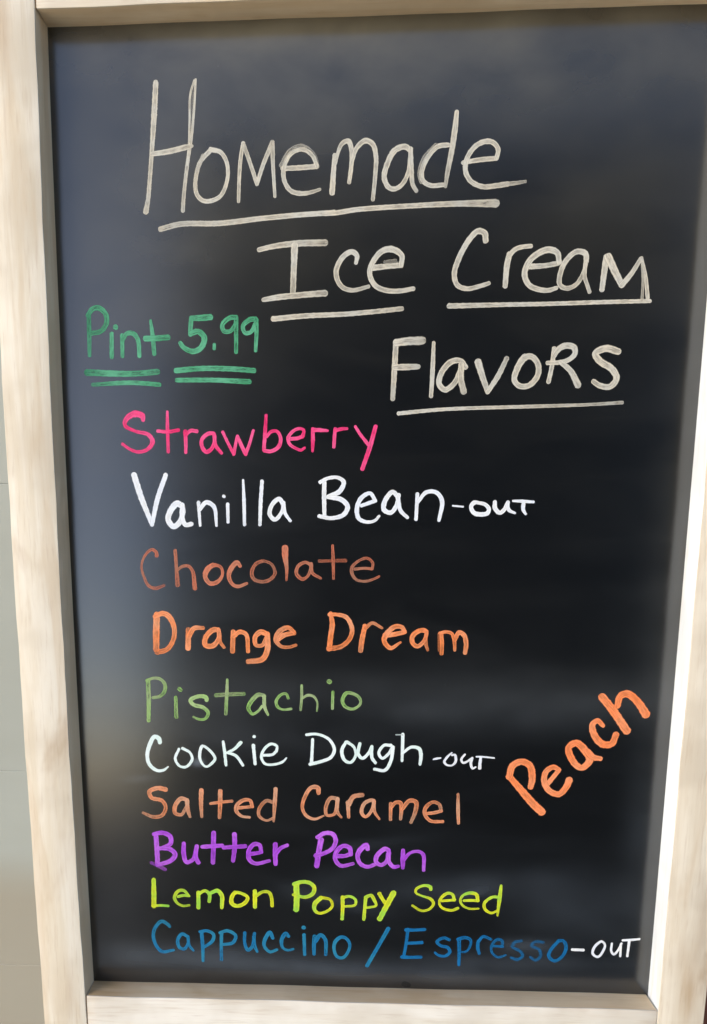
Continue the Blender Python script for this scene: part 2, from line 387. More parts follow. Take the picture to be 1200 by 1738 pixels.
# ------------------------------------------------------------------ handwriting
# name, what it says, ink, strokes in board millimetres "cover:x,z,width x,z,width ..."
WORDS = [
    ('lettering', 'cream lettering reading Homemade', 'cream', """1:-187.4,394.1,4.6 -189.6,369.3,5.1 -192.5,340.9,3.8 -195.1,317.3,3.6 -197.0,302.7,3.9 -199.2,293.4,5.0
1:-153.7,395.3,1.9 -154.7,381.1,1.9 -157.9,353.0,2.4 -162.3,329.7,3.3 -165.8,306.0,3.3 -167.0,293.4,3.6
1:-154.8,394.5,1.9 -158.5,383.8,1.7 -159.5,364.6,1.8 -160.5,345.3,1.9 -162.5,329.7,2.2
0.22:-156.0,388.8,2.9 -157.1,368.4,3.0 -159.3,347.8,2.7
1:-192.2,338.9,4.1 -177.8,340.5,4.6 -163.4,343.4,4.9 -157.7,344.3,2.5
1:-142.1,340.6,4.1 -150.8,332.0,3.8 -155.4,317.7,3.6 -154.9,307.1,3.7 -150.0,301.4,3.8 -142.8,300.7,3.9 -134.1,304.6,3.6 -128.2,317.0,3.3 -128.3,330.1,3.5 -133.5,338.7,3.8 -142.1,341.2,4.1
0.5:-148.6,336.5,3.5 -154.6,322.9,3.4 -155.9,309.8,3.3
1:-114.2,345.4,3.5 -116.5,333.8,3.4 -117.9,318.1,3.2 -118.8,299.7,3.0
1:-113.8,344.1,3.5 -108.0,328.3,3.5 -102.8,313.1,3.6
1:-102.5,313.8,3.3 -97.4,328.1,3.7 -89.7,344.8,4.1
1:-89.5,345.4,4.1 -88.9,325.3,3.3 -87.5,302.9,2.7
1:-81.0,324.8,4.1 -66.9,325.0,4.3 -52.0,325.7,4.3
1:-52.0,326.3,3.5 -55.6,334.2,3.5 -64.1,339.2,3.5 -73.9,335.9,3.6 -79.9,325.0,3.8 -79.2,314.6,3.9 -74.0,307.2,4.0 -65.4,304.8,4.1 -56.9,305.5,3.3 -49.1,307.7,2.5
0.45:-82.5,327.1,3.3 -74.6,338.6,3.4 -64.1,341.8,3.5 -54.4,334.8,3.4 -51.0,325.6,3.3
1:-36.8,334.2,3.6 -37.7,320.9,4.5 -38.8,304.8,5.1
1:-36.2,327.5,2.8 -34.2,335.5,3.1 -30.7,342.7,3.7 -25.6,344.6,4.4 -22.7,337.9,4.1 -22.8,324.5,3.7 -24.4,312.5,3.4
1:-23.9,319.2,2.8 -21.8,329.9,3.3 -18.4,339.1,4.0 -11.2,344.5,4.7 -5.0,341.7,4.3 -2.1,332.0,4.0 -2.4,318.7,3.7 -4.1,298.6,3.4
1:26.3,336.6,4.7 21.9,339.1,4.8 13.4,336.3,5.0 7.1,325.2,4.8 5.1,315.8,4.5 8.9,308.0,4.3 14.0,306.5,4.1 20.4,310.1,3.8 25.3,319.4,3.6 26.4,331.3,3.3
1:26.6,337.3,4.1 27.8,322.0,4.0 29.1,309.9,3.8 32.4,304.5,3.6
1:57.7,339.5,4.1 49.1,338.4,4.1 40.8,329.7,4.0 36.5,319.1,4.0 37.7,312.4,4.0 44.3,308.5,3.9 54.4,308.7,3.9
0.45:47.7,339.8,3.6 37.9,329.7,3.4 34.4,317.8,3.2 36.3,311.1,3.1
1:64.2,364.5,3.8 63.0,350.2,4.9 60.7,333.1,4.7 58.1,318.6,4.1 56.7,307.3,2.8
1:70.7,325.6,3.6 83.8,327.3,4.1 98.0,328.2,4.1
1:98.4,328.5,3.8 99.4,334.8,4.0 95.3,340.2,4.2 88.9,341.4,4.4 80.5,337.9,4.3 74.0,328.8,4.3 72.9,319.6,4.3 77.2,311.5,4.2 87.4,306.6,4.2 98.9,307.0,4.3 108.1,308.1,4.4
0.6:107.4,308.1,4.1 114.5,308.6,3.4 123.0,309.7,2.8"""),
    ('underline', 'cream underline below Homemade', 'cream', """1:-186.8,279.1,4.8 -169.3,282.8,4.7 -135.9,282.7,4.7 -98.4,285.9,4.4 -64.0,288.1,4.4 -36.9,289.2,4.4
1:-45.5,288.6,4.2 -36.7,288.8,4.2 -16.3,291.2,4.2 27.3,293.0,4.2 70.7,293.9,5.0 99.5,293.5,6.9"""),
    ('lettering', 'cream lettering reading Ice', 'cream', """1:-101.4,260.8,4.2 -89.1,263.2,4.5 -70.3,265.1,5.3 -44.5,265.3,5.8
1:-70.7,263.5,6.4 -71.3,247.4,5.3 -72.2,225.6,5.1
1:-98.0,219.8,4.0 -84.9,221.7,5.1 -63.1,223.3,5.1 -44.2,224.4,5.6
1:-17.8,248.4,3.3 -17.1,254.4,4.4 -21.5,257.5,4.7 -28.6,254.0,4.7 -34.5,243.9,4.7 -33.9,235.8,4.5 -29.1,228.9,4.2 -21.1,226.3,3.9 -13.9,227.3,3.6 -6.7,229.2,3.4
1:-4.4,244.1,5.3 8.8,245.2,4.7 20.9,245.9,4.7
1:20.9,245.6,4.2 21.2,253.7,4.7 12.8,258.9,5.5 4.3,257.4,5.1 -3.4,248.8,4.7 -5.9,239.4,4.6 -1.0,229.8,4.5 9.2,225.5,4.3 20.7,225.0,4.2 31.8,226.7,3.9
0.35:15.8,249.1,4.2 7.3,248.3,4.2"""),
    ('underline', 'cream underline below Ice', 'cream', """1:-89.4,203.8,4.8 -63.0,205.8,4.5 -25.2,206.9,4.2 6.6,209.1,4.2 22.4,210.5,4.2"""),
    ('lettering', 'cream lettering reading Cream', 'cream', """1:92.0,264.2,5.1 91.0,270.0,5.3 85.5,271.9,5.0 78.1,265.2,4.9 69.5,249.4,4.8 66.5,237.7,4.6 69.4,228.9,4.4 78.0,225.8,4.1 87.3,227.4,3.9 96.1,229.9,3.6
1:110.1,227.4,4.5 110.9,244.2,5.1 112.6,252.9,5.1
1:111.7,250.7,4.5 116.8,256.4,4.2 122.8,258.5,3.9 130.4,259.1,3.6
1:129.6,242.7,4.8 143.4,243.3,4.2 154.0,244.9,4.5
1:154.7,245.6,4.5 152.7,253.3,5.0 145.7,255.9,5.6 136.8,253.2,5.4 129.4,246.8,5.3 126.1,236.6,5.1 130.4,227.8,4.7 139.8,223.9,4.4 147.5,223.4,4.0 153.5,225.2,3.6
1:177.5,245.9,4.5 176.3,252.1,5.0 168.6,253.8,4.7 160.0,246.2,4.6 155.8,234.6,4.4 156.5,227.3,4.3 162.8,224.6,4.1 170.2,227.8,3.9 175.1,235.7,3.7 177.3,244.4,3.6
1:176.8,244.4,3.6 176.7,234.2,3.5 179.4,226.9,3.4 181.6,221.3,3.3
1:193.9,249.2,5.3 192.9,236.9,5.1 191.9,223.0,4.5
1:195.5,249.1,6.8 201.5,238.1,6.1 208.4,226.4,5.4
1:208.4,226.4,4.8 215.4,235.0,4.3 222.8,247.2,3.8
1:223.2,247.9,2.7 227.6,233.3,3.1 230.7,215.8,3.6
0.7:224.1,243.5,2.4 225.8,229.0,2.5 226.0,214.4,2.7"""),
    ('underline', 'cream underline below Cream', 'cream', """1:63.0,212.0,4.6 103.4,212.3,3.9 149.6,212.4,3.6 195.6,213.0,3.6 232.9,213.2,3.3"""),
    ('lettering', 'green lettering reading Pint', 'green', """1:-253.0,209.7,3.9 -253.3,194.7,4.2 -253.9,175.5,3.4
1:-253.8,209.5,4.5 -249.2,214.8,4.6 -243.4,215.4,4.8 -237.8,210.2,4.6 -237.4,202.7,4.5 -242.8,195.9,4.4 -251.9,194.3,4.2
1:-233.1,193.7,3.7 -233.9,173.8,4.0
1:-229.8,199.2,4.8 -229.2,199.1,4.8
1:-223.7,192.2,3.9 -224.2,174.4,3.4
1:-223.4,188.1,3.7 -219.6,193.5,4.1 -213.8,193.5,4.5 -209.9,188.6,4.1 -208.9,174.2,3.7
1:-197.9,204.1,2.5 -196.5,191.1,4.2 -195.5,176.0,4.0
1:-203.0,189.2,5.1 -195.1,189.1,5.3 -182.8,189.8,5.1"""),
    ('lettering', 'green lettering reading 5.99', 'green', """1:-144.9,206.2,5.6 -154.3,205.7,5.6 -161.2,205.5,4.7
1:-161.7,205.8,4.5 -162.6,197.4,4.2 -162.8,191.7,3.9
1:-162.8,192.7,4.8 -155.9,194.3,5.2 -150.6,189.1,5.6 -153.4,180.9,5.2 -160.6,177.6,4.8 -169.2,181.2,4.4 -172.0,185.0,3.9
1:-141.8,183.2,3.1 -141.8,179.7,3.1
1:-122.1,205.6,4.4 -127.8,205.3,4.4 -134.3,199.7,4.2 -133.0,194.3,4.0 -127.2,194.4,3.8 -122.1,200.9,3.6
1:-122.1,204.9,4.2 -122.2,192.7,3.9 -122.5,176.4,3.6
1:-105.0,204.0,4.4 -110.0,203.6,4.7 -116.2,198.1,3.9 -114.4,192.6,3.8 -109.3,193.2,3.7 -105.0,200.6,3.6
1:-104.5,203.3,4.4 -104.3,192.5,3.8 -105.2,177.5,3.1"""),
    ('underline', 'doubled green underline below Pint', 'green', """1:-256.8,161.0,6.0 -237.0,160.0,5.7 -215.0,159.4,5.1 -193.0,160.8,5.4
1:-252.1,150.4,3.4 -222.6,151.7,4.3 -205.1,151.0,4.0 -191.6,149.7,4.0"""),
    ('underline', 'doubled green underline below 5.99', 'green', """1:-176.3,161.6,5.1 -152.3,163.1,4.8 -127.7,162.4,4.8 -106.8,160.7,4.8
1:-175.8,153.4,4.3 -142.3,153.0,4.3 -111.2,151.2,4.8"""),
    ('lettering', 'cream lettering reading Flavors', 'cream', """1:17.8,180.2,4.9 17.0,158.6,5.0 16.0,135.0,4.3
1:18.1,182.4,6.3 28.1,183.5,7.0 40.6,183.8,7.4
1:17.4,161.7,5.3 26.8,161.9,5.7 37.6,162.1,4.9
1:50.6,181.9,3.1 50.3,158.1,4.2 49.6,136.9,3.6
1:78.8,161.2,4.9 74.2,166.5,4.6 66.1,165.7,5.3 58.4,157.2,5.2 56.3,147.6,5.1 61.5,142.3,5.0 69.4,147.5,4.8 74.9,159.6,4.6
1:75.2,163.0,5.3 75.2,150.9,5.5 78.1,140.4,5.7
1:89.4,165.4,6.3 93.4,154.1,5.5 98.9,140.1,4.6
1:98.9,140.1,4.2 107.6,153.9,4.9 114.1,168.0,4.2
1:130.0,168.8,6.3 123.4,158.9,5.6 121.6,149.4,4.9 126.8,144.5,5.0 134.8,145.3,5.0 141.5,153.5,5.1 141.4,162.1,5.1 136.2,168.7,5.2 130.0,168.8,5.2
1:154.4,175.6,4.2 153.1,160.2,4.0 151.0,147.8,3.9
1:149.4,163.7,3.8 158.6,163.9,3.8 167.3,166.1,4.3 172.3,171.1,4.7 171.1,176.3,5.2 163.1,177.6,5.5 157.1,173.9,4.9 154.4,168.8,4.2
1:160.3,164.4,4.2 169.6,156.6,4.9 176.5,144.8,6.0
1:209.0,172.3,5.9 198.3,175.0,6.2 189.8,170.9,5.9 193.7,164.8,5.9 204.7,157.8,5.9 209.1,150.0,5.6 204.0,143.2,5.2 195.1,144.2,4.9 189.6,147.7,4.5"""),
    ('underline', 'cream underline below Flavors', 'cream', """1:21.4,122.6,3.6 62.1,125.7,3.2 133.9,127.2,3.2 187.2,128.3,2.8 215.5,129.7,3.2"""),
    ('lettering', 'pink lettering reading Strawberry', 'pink', """1:-207.5,119.2,3.6 -208.1,122.8,5.7 -215.3,124.7,6.1 -223.0,119.9,4.6 -224.1,114.7,3.6 -214.8,109.5,3.0 -203.1,106.3,3.8 -199.5,100.0,4.7 -204.6,93.3,3.4 -213.3,91.3,3.2 -220.8,93.9,2.8 -227.1,98.4,2.8
1:-185.3,126.2,2.5 -185.5,110.2,3.4 -185.4,91.0,3.0
1:-194.4,109.5,3.2 -185.8,108.7,3.2 -175.6,110.1,3.4
1:-169.5,109.0,3.8 -169.2,99.7,3.4 -169.4,90.4,3.0
1:-168.7,106.5,3.6 -164.3,109.5,3.4 -159.0,108.9,3.6
1:-143.6,106.5,3.6 -148.4,106.8,3.8 -154.4,101.7,3.6 -154.5,95.5,3.6 -150.8,90.7,4.0 -146.0,93.3,3.7 -143.2,99.5,3.4 -143.3,106.2,3.1
1:-143.3,105.7,3.4 -142.1,96.4,3.6 -136.9,89.6,3.0
1:-135.5,108.2,2.9 -130.4,97.3,2.9 -125.7,88.5,3.2
1:-125.7,88.5,3.0 -124.0,97.3,2.9 -122.3,104.5,2.9
1:-122.3,104.5,2.9 -118.7,96.2,3.6 -115.0,88.4,3.6
1:-115.0,88.4,3.2 -111.2,98.2,2.9 -107.9,109.0,2.7
1:-96.3,122.2,2.7 -97.3,107.3,3.5 -98.5,91.9,3.4
1:-97.9,91.3,3.4 -92.1,90.8,3.6 -85.1,94.8,3.8 -83.3,102.0,3.3 -86.7,108.2,3.1 -92.0,107.8,3.1 -96.2,103.2,2.7
1:-74.5,101.5,3.3 -68.7,101.9,3.5 -63.9,103.4,3.5
1:-63.4,103.9,3.5 -62.6,108.8,2.9 -66.6,110.4,2.9 -72.9,107.6,3.1 -76.6,102.0,3.5 -75.1,96.8,3.1 -69.8,93.2,2.7 -65.0,91.6,2.9 -61.7,93.6,2.3
1:-54.5,110.0,3.3 -54.4,99.7,3.8 -54.7,90.5,2.3
1:-53.7,109.0,3.9 -48.7,108.9,3.7 -41.3,108.3,2.5
1:-34.5,109.8,3.3 -35.2,101.6,3.3 -35.6,93.9,3.1
1:-33.9,108.5,3.3 -28.7,109.7,3.3 -24.0,109.9,2.5
1:-16.7,111.7,2.7 -11.9,104.5,2.9 -4.4,95.2,3.3
1:1.3,111.5,3.9 -3.3,94.1,4.2 -9.9,74.6,4.0"""),
    ('lettering', 'white lettering reading Vanilla', 'white', """1:-217.5,70.8,5.6 -211.9,51.5,5.7 -202.3,25.7,4.1
1:-202.3,25.7,3.8 -196.8,48.3,4.7 -188.3,70.6,4.4
1:-174.0,42.4,5.0 -178.7,44.8,6.3 -186.1,35.8,5.4 -187.0,29.5,5.4 -182.4,24.0,5.4 -176.7,27.9,5.1 -173.3,37.3,4.7 -173.9,43.8,4.4
1:-173.9,43.5,4.4 -174.2,32.6,4.4 -171.2,25.5,4.4 -165.6,26.3,4.1
1:-158.8,45.7,3.4 -158.3,35.6,3.0 -157.7,24.7,2.5
1:-158.2,38.8,3.5 -151.7,45.7,4.4 -144.7,41.8,4.1 -142.6,24.6,2.5
1:-132.0,44.0,3.4 -131.9,27.7,2.8
1:-135.7,51.3,2.8 -135.1,50.7,2.8
1:-117.6,65.5,2.0 -117.0,47.8,3.4 -116.8,25.3,3.1
1:-100.4,64.3,3.4 -101.8,44.7,3.7 -102.6,25.3,3.1
1:-80.9,43.0,4.0 -84.8,48.4,4.3 -91.1,43.8,4.0 -93.5,34.6,4.1 -88.8,29.9,4.1 -82.5,36.8,3.4 -80.9,45.3,3.7
1:-81.2,44.6,4.0 -79.4,35.3,3.4 -74.7,28.7,2.8"""),
    ('lettering', 'white lettering reading Bean', 'white', """1:-43.9,64.9,3.9 -44.1,50.1,4.2 -43.7,34.2,3.6
1:-47.7,63.2,3.5 -40.7,66.6,3.2 -31.8,67.1,3.2 -26.5,63.1,4.2 -29.9,55.2,4.6 -40.6,50.0,4.2
1:-40.6,50.0,3.9 -28.1,47.3,4.6 -22.7,41.2,4.6 -26.2,34.1,4.3 -36.9,31.0,3.6 -48.5,32.8,3.6
1:-10.3,42.0,3.2 2.1,46.3,3.9
1:2.0,46.6,3.5 -2.5,53.0,3.5 -10.4,49.0,4.2 -14.3,39.4,4.2 -12.4,30.5,3.9 -4.7,27.3,3.2 2.3,28.7,2.8 5.8,32.6,2.5
1:22.3,49.7,3.9 17.8,54.1,4.2 10.9,46.2,4.6 10.2,38.4,4.6 16.4,35.7,4.2 21.6,42.7,4.0 23.1,51.4,3.9
1:22.3,49.7,4.2 25.2,37.4,3.7 31.5,31.2,3.2
1:39.8,52.2,3.5 39.6,42.6,3.3 39.2,29.4,3.2
1:40.0,44.3,3.2 47.7,53.5,3.8 56.5,53.5,3.8 62.0,46.0,4.2 59.9,28.5,3.2"""),
    ('lettering', 'small white lettering reading out after Bean', 'white', """1:71.9,41.5,1.7 81.1,40.6,1.7
1:91.1,44.3,4.1 88.2,40.9,3.8 90.7,35.3,4.1 96.4,33.7,4.2 102.7,34.6,4.1 104.2,38.1,3.8 101.0,42.3,3.4 95.3,43.9,3.2 91.1,44.3,3.5
1:109.3,44.7,3.8 109.5,39.4,4.2 113.9,35.0,3.8 117.9,38.0,3.8 120.8,44.3,3.8
1:120.3,42.9,3.6 122.1,37.3,3.3 127.5,34.8,2.2
1:125.2,45.6,2.1 133.6,45.2,3.1 143.4,44.5,2.5
1:134.7,44.5,3.6 134.6,37.9,3.6 137.1,33.7,2.1"""),
    ('lettering', 'faded brown lettering reading Chocolate', 'brown', """1:-199.0,-2.9,3.4 -199.4,0.5,3.4 -203.4,2.9,2.8 -209.7,-2.4,2.4 -213.5,-12.4,2.0 -211.8,-21.5,2.6 -207.5,-30.6,3.0 -201.5,-33.2,3.3 -192.8,-30.6,2.4
1:-181.5,2.0,3.4 -180.8,-12.5,3.2 -180.1,-30.1,4.5
1:-180.2,-16.5,2.6 -175.6,-13.0,3.0 -169.5,-12.5,3.0 -165.6,-17.5,3.4 -163.9,-33.2,4.5
1.3:-146.3,-11.7,4.6 -152.4,-16.5,5.6 -154.0,-22.6,4.4 -149.6,-28.6,4.4 -142.5,-27.1,4.0 -137.9,-20.6,2.8 -139.3,-13.6,2.8 -146.3,-11.7,4.0
1.2:-121.2,-12.6,3.4 -124.1,-9.3,4.8 -130.2,-15.6,5.0 -131.9,-22.6,4.0 -128.4,-29.6,3.4 -123.4,-31.5,3.6 -115.3,-28.6,2.8
0.8:-101.5,-8.1,3.4 -107.6,-11.6,3.4 -110.6,-18.6,3.8 -108.7,-24.6,3.6 -101.7,-27.1,3.4 -94.6,-25.6,3.6 -89.1,-19.6,3.2 -91.6,-11.6,2.8 -96.5,-8.6,2.8 -101.5,-8.1,3.0
1.3:-79.5,4.0,6.3 -79.6,-2.7,6.0 -78.1,-15.6,3.2 -78.4,-25.6,2.0
1:-55.7,-11.7,3.4 -60.7,-9.2,3.0 -67.6,-12.7,3.4 -69.1,-19.6,3.6 -63.6,-24.7,3.4 -58.6,-21.7,2.8 -55.7,-14.7,3.4
1:-55.7,-10.7,3.8 -54.7,-18.7,3.4 -46.7,-23.9,2.4
1:-36.0,6.1,2.4 -35.4,-7.8,3.2 -34.9,-24.2,2.6
0.6:-48.2,-8.2,3.0 -37.8,-7.8,2.8 -24.0,-7.6,3.6
1:-15.5,-15.5,2.8 -6.1,-14.7,2.6 -0.1,-15.3,2.8
0.85:0.4,-15.3,2.8 0.8,-9.8,2.6 -4.2,-5.5,2.6 -11.1,-7.3,2.6 -18.0,-13.7,3.2 -17.9,-19.7,3.4 -13.9,-25.2,2.6 -5.9,-26.7,2.6 2.0,-24.7,2.4 6.9,-22.2,2.2"""),
    ('lettering', 'orange lettering reading Orange', 'orange', """1:-200.5,-57.9,5.9 -201.5,-74.9,6.8 -202.0,-91.3,6.0
1:-202.4,-60.0,4.6 -194.8,-56.9,5.1 -188.9,-60.0,5.7 -184.4,-70.8,4.9 -185.4,-81.7,4.6 -191.8,-91.3,4.9 -201.4,-94.1,5.2
1:-171.0,-72.1,5.1 -171.6,-89.9,5.7
1:-170.4,-78.2,5.2 -165.5,-71.0,4.9 -156.8,-70.7,3.5
1:-142.7,-72.1,4.6 -148.0,-72.7,5.4 -154.9,-80.2,5.2 -155.1,-87.1,5.2 -148.3,-87.7,5.2 -142.1,-80.2,4.6 -142.4,-72.7,4.1
0.7:-141.6,-76.1,3.8 -140.8,-84.3,3.5 -137.5,-89.1,3.3
1:-128.6,-74.1,4.6 -129.5,-93.1,4.9
1:-128.0,-78.1,4.6 -122.5,-74.3,4.6 -116.5,-76.7,4.3 -114.7,-93.1,3.8
1:-97.1,-76.3,5.1 -102.4,-74.3,5.4 -107.8,-78.7,4.9 -107.2,-86.9,3.8 -101.2,-86.9,3.8 -97.1,-80.1,5.1
1:-96.4,-76.0,4.8 -96.5,-91.0,5.7 -101.3,-100.3,5.7 -114.8,-102.7,4.9
1:-87.7,-81.4,5.9 -79.7,-76.9,4.8 -71.0,-75.3,4.0
0.85:-71.4,-74.3,3.8 -77.0,-70.1,4.6 -85.0,-73.9,5.4 -88.4,-81.4,5.1 -84.4,-87.5,3.8 -77.1,-88.8,3.2 -69.7,-86.8,3.2"""),
    ('lettering', 'orange lettering reading Dream', 'orange', """1:-37.5,-56.4,3.5 -35.8,-66.4,5.1 -37.1,-77.2,5.1 -38.3,-89.4,5.1
1:-38.6,-57.7,3.7 -31.9,-57.7,3.5 -22.7,-60.4,4.3 -17.3,-71.7,4.5 -19.8,-81.2,4.6 -27.7,-88.0,4.6 -39.0,-90.1,5.1
1:-5.4,-68.4,4.5 -7.9,-81.2,5.1 -9.1,-92.0,4.8
0.7:-4.7,-70.4,3.7 1.1,-65.7,3.5 10.4,-70.3,2.7
1:13.2,-77.1,5.1 23.7,-75.9,4.5 31.6,-74.0,4.3
1:31.3,-73.6,4.3 28.8,-69.6,4.2 22.3,-69.0,4.8 14.5,-76.4,5.6 12.6,-82.4,4.8 18.7,-89.2,4.3 27.8,-83.7,2.1
1:51.3,-73.6,4.5 46.0,-72.5,4.5 38.9,-77.7,4.8 39.1,-84.4,4.5 43.7,-87.5,4.3 49.5,-82.3,3.7 51.3,-74.0,3.7
0.7:51.3,-74.3,3.4 50.9,-83.7,4.0 53.1,-91.1,2.7
1:65.1,-74.9,3.7 66.0,-83.6,4.0 66.1,-94.4,3.7
1:63.7,-74.9,2.9 69.6,-73.8,3.2 74.9,-75.5,3.4 77.5,-83.6,3.4 78.0,-91.0,2.9
1:77.7,-81.6,3.7 81.4,-74.4,4.5 86.0,-76.8,4.5 88.3,-84.9,4.5 87.6,-93.6,4.0
0.4:62.8,-75.6,2.1 63.3,-91.7,1.9"""),
    ('lettering', 'pale green lettering reading Pistachio', 'pistachio', """1:-210.9,-121.6,4.4 -210.9,-141.9,4.4 -211.7,-161.4,3.7
0.8:-212.1,-121.6,3.2 -205.9,-119.4,2.9 -199.3,-120.1,3.2 -194.7,-125.4,3.8 -195.4,-132.1,3.8 -199.8,-137.0,3.4 -206.5,-138.5,3.3
1:-184.7,-137.9,3.3 -184.7,-157.3,4.0
1:-180.9,-129.7,4.2 -179.8,-130.7,3.8
1.2:-155.0,-140.6,4.0 -155.4,-137.9,4.4 -162.0,-136.7,3.8 -170.6,-140.7,4.2 -167.8,-145.0,3.8 -158.4,-147.8,4.0 -153.8,-153.1,3.6 -156.8,-159.0,2.9 -162.5,-159.5,2.5 -168.1,-157.2,2.3
1:-134.9,-120.3,2.5 -135.5,-133.7,3.4 -136.8,-154.0,3.6
0.6:-145.9,-135.7,4.2 -135.6,-134.8,4.2 -119.1,-134.1,4.0
1.2:-99.9,-135.4,3.2 -105.5,-134.9,4.4 -112.1,-141.2,4.6 -115.0,-148.0,3.8 -111.3,-153.8,2.9 -105.7,-150.8,2.5 -101.9,-146.0,2.7
1:-99.9,-136.3,3.8 -99.5,-146.9,3.6 -96.3,-154.6,2.3
1:-77.0,-138.1,2.7 -78.9,-133.8,2.6 -84.0,-134.8,2.8 -88.5,-141.1,3.2 -86.9,-146.8,2.9 -82.2,-149.2,2.1 -74.2,-148.5,2.7
1:-64.2,-125.6,2.6 -64.2,-137.0,2.8 -65.2,-149.6,2.5
1:-63.5,-138.0,2.3 -58.8,-135.1,2.8 -53.2,-136.0,2.6 -49.5,-141.7,1.9 -49.7,-150.4,1.9
1:-34.7,-131.6,2.8 -35.0,-147.9,3.0
1:-38.5,-121.4,4.7 -37.7,-122.0,4.5
1:-21.7,-132.6,3.9 -25.6,-139.7,3.6 -23.4,-145.4,3.4 -16.0,-148.2,2.8 -9.5,-144.3,2.6 -8.4,-140.5,2.8 -11.5,-135.3,3.2 -21.7,-132.6,3.6"""),
    ('lettering', 'white lettering reading Cookie', 'mint', """1:-201.4,-183.0,4.1 -202.1,-179.3,5.0 -206.3,-177.1,4.1 -211.6,-186.0,4.4 -214.1,-196.5,3.8 -212.2,-205.4,3.8 -205.2,-211.3,3.5 -198.7,-211.0,2.9 -193.9,-207.5,1.5
1:-182.9,-189.4,2.6 -186.8,-199.2,2.9 -182.7,-206.6,2.6 -176.2,-207.3,2.9 -170.3,-199.7,2.9 -172.3,-193.0,2.6 -179.3,-188.7,3.2
1:-159.9,-186.2,3.2 -163.0,-195.9,3.2 -161.0,-203.3,2.6 -156.8,-207.0,2.3 -150.9,-203.2,2.9 -148.0,-198.7,2.9 -152.2,-191.4,2.9 -159.9,-186.2,2.6
1:-139.8,-181.6,2.9 -138.6,-191.2,3.2 -137.4,-205.3,2.9
1:-122.7,-182.2,3.8 -129.2,-188.9,2.9 -136.4,-192.7,2.6
1:-135.7,-192.7,2.6 -127.9,-195.5,3.2 -120.9,-205.1,2.9
1:-110.7,-185.0,3.5 -109.1,-203.5,3.2
1:-109.9,-176.2,3.2 -109.6,-176.2,3.2
1:-100.8,-194.8,2.9 -92.3,-194.0,2.9 -88.7,-190.7,2.9
1:-88.4,-190.7,2.9 -88.0,-185.5,2.6 -93.6,-183.4,2.9 -100.1,-188.6,2.9 -103.0,-196.8,2.9 -99.4,-203.4,2.6 -89.5,-203.7,2.6 -82.3,-201.0,2.6 -78.8,-197.2,1.4"""),
    ('lettering', 'white lettering reading Dough', 'mint', """1:-53.7,-178.5,3.0 -54.1,-189.6,3.0 -54.8,-202.5,3.4
1:-59.5,-173.9,3.0 -49.6,-173.3,2.7 -38.1,-178.3,3.0 -32.8,-188.5,3.4 -36.3,-196.3,3.4 -46.2,-200.7,3.4 -56.1,-203.4,3.4
1:-21.7,-180.7,3.0 -25.7,-189.3,3.7 -23.1,-198.7,3.4 -17.3,-201.2,3.0 -12.5,-194.3,2.7 -14.2,-185.8,2.7 -20.8,-180.7,3.3
1:-8.6,-182.3,3.3 -10.0,-192.6,3.4 -5.9,-196.8,3.4 -0.2,-191.6,3.0 2.9,-184.7,3.0
1:2.9,-184.7,3.0 3.1,-195.9,3.4 6.5,-201.3,3.0
1:20.9,-183.7,3.3 14.3,-183.8,3.0 9.6,-191.5,3.0 13.0,-196.6,3.0 19.4,-191.4,3.0 22.5,-185.4,3.3
1:22.9,-185.4,3.7 21.2,-199.1,3.4 15.6,-208.6,3.4 5.8,-207.5,3.0
1:32.0,-172.5,3.3 32.0,-185.3,3.3 31.8,-199.0,2.7
1:32.1,-191.3,2.7 40.4,-185.2,3.0 47.8,-186.8,3.7 49.6,-192.8,3.7 49.0,-202.2,3.0
0.5:25.5,-173.1,1.3 32.0,-173.1,1.3"""),
    ('lettering', 'small white lettering reading out after Dough', 'white', """1:61.5,-197.2,1.5 64.5,-196.4,2.2 68.4,-195.8,1.4
1:78.8,-190.4,1.4 74.5,-194.8,2.4 71.9,-199.6,2.5 74.2,-202.5,2.1 79.2,-203.0,1.9 82.5,-199.5,2.7 82.6,-195.3,2.7 81.7,-192.5,2.6 78.9,-192.9,1.9
1:91.1,-192.0,2.0 87.9,-197.0,2.4 89.7,-200.3,2.4 93.0,-199.3,2.2 96.8,-196.4,2.1 98.2,-195.5,2.5
1:98.2,-195.5,2.5 97.0,-200.5,2.7 98.8,-205.7,2.5 101.6,-204.5,1.7
1:102.0,-194.1,1.7 108.4,-194.2,1.8 118.7,-195.2,1.6
1:106.2,-194.5,2.7 105.6,-200.4,3.0 105.5,-205.4,3.3"""),
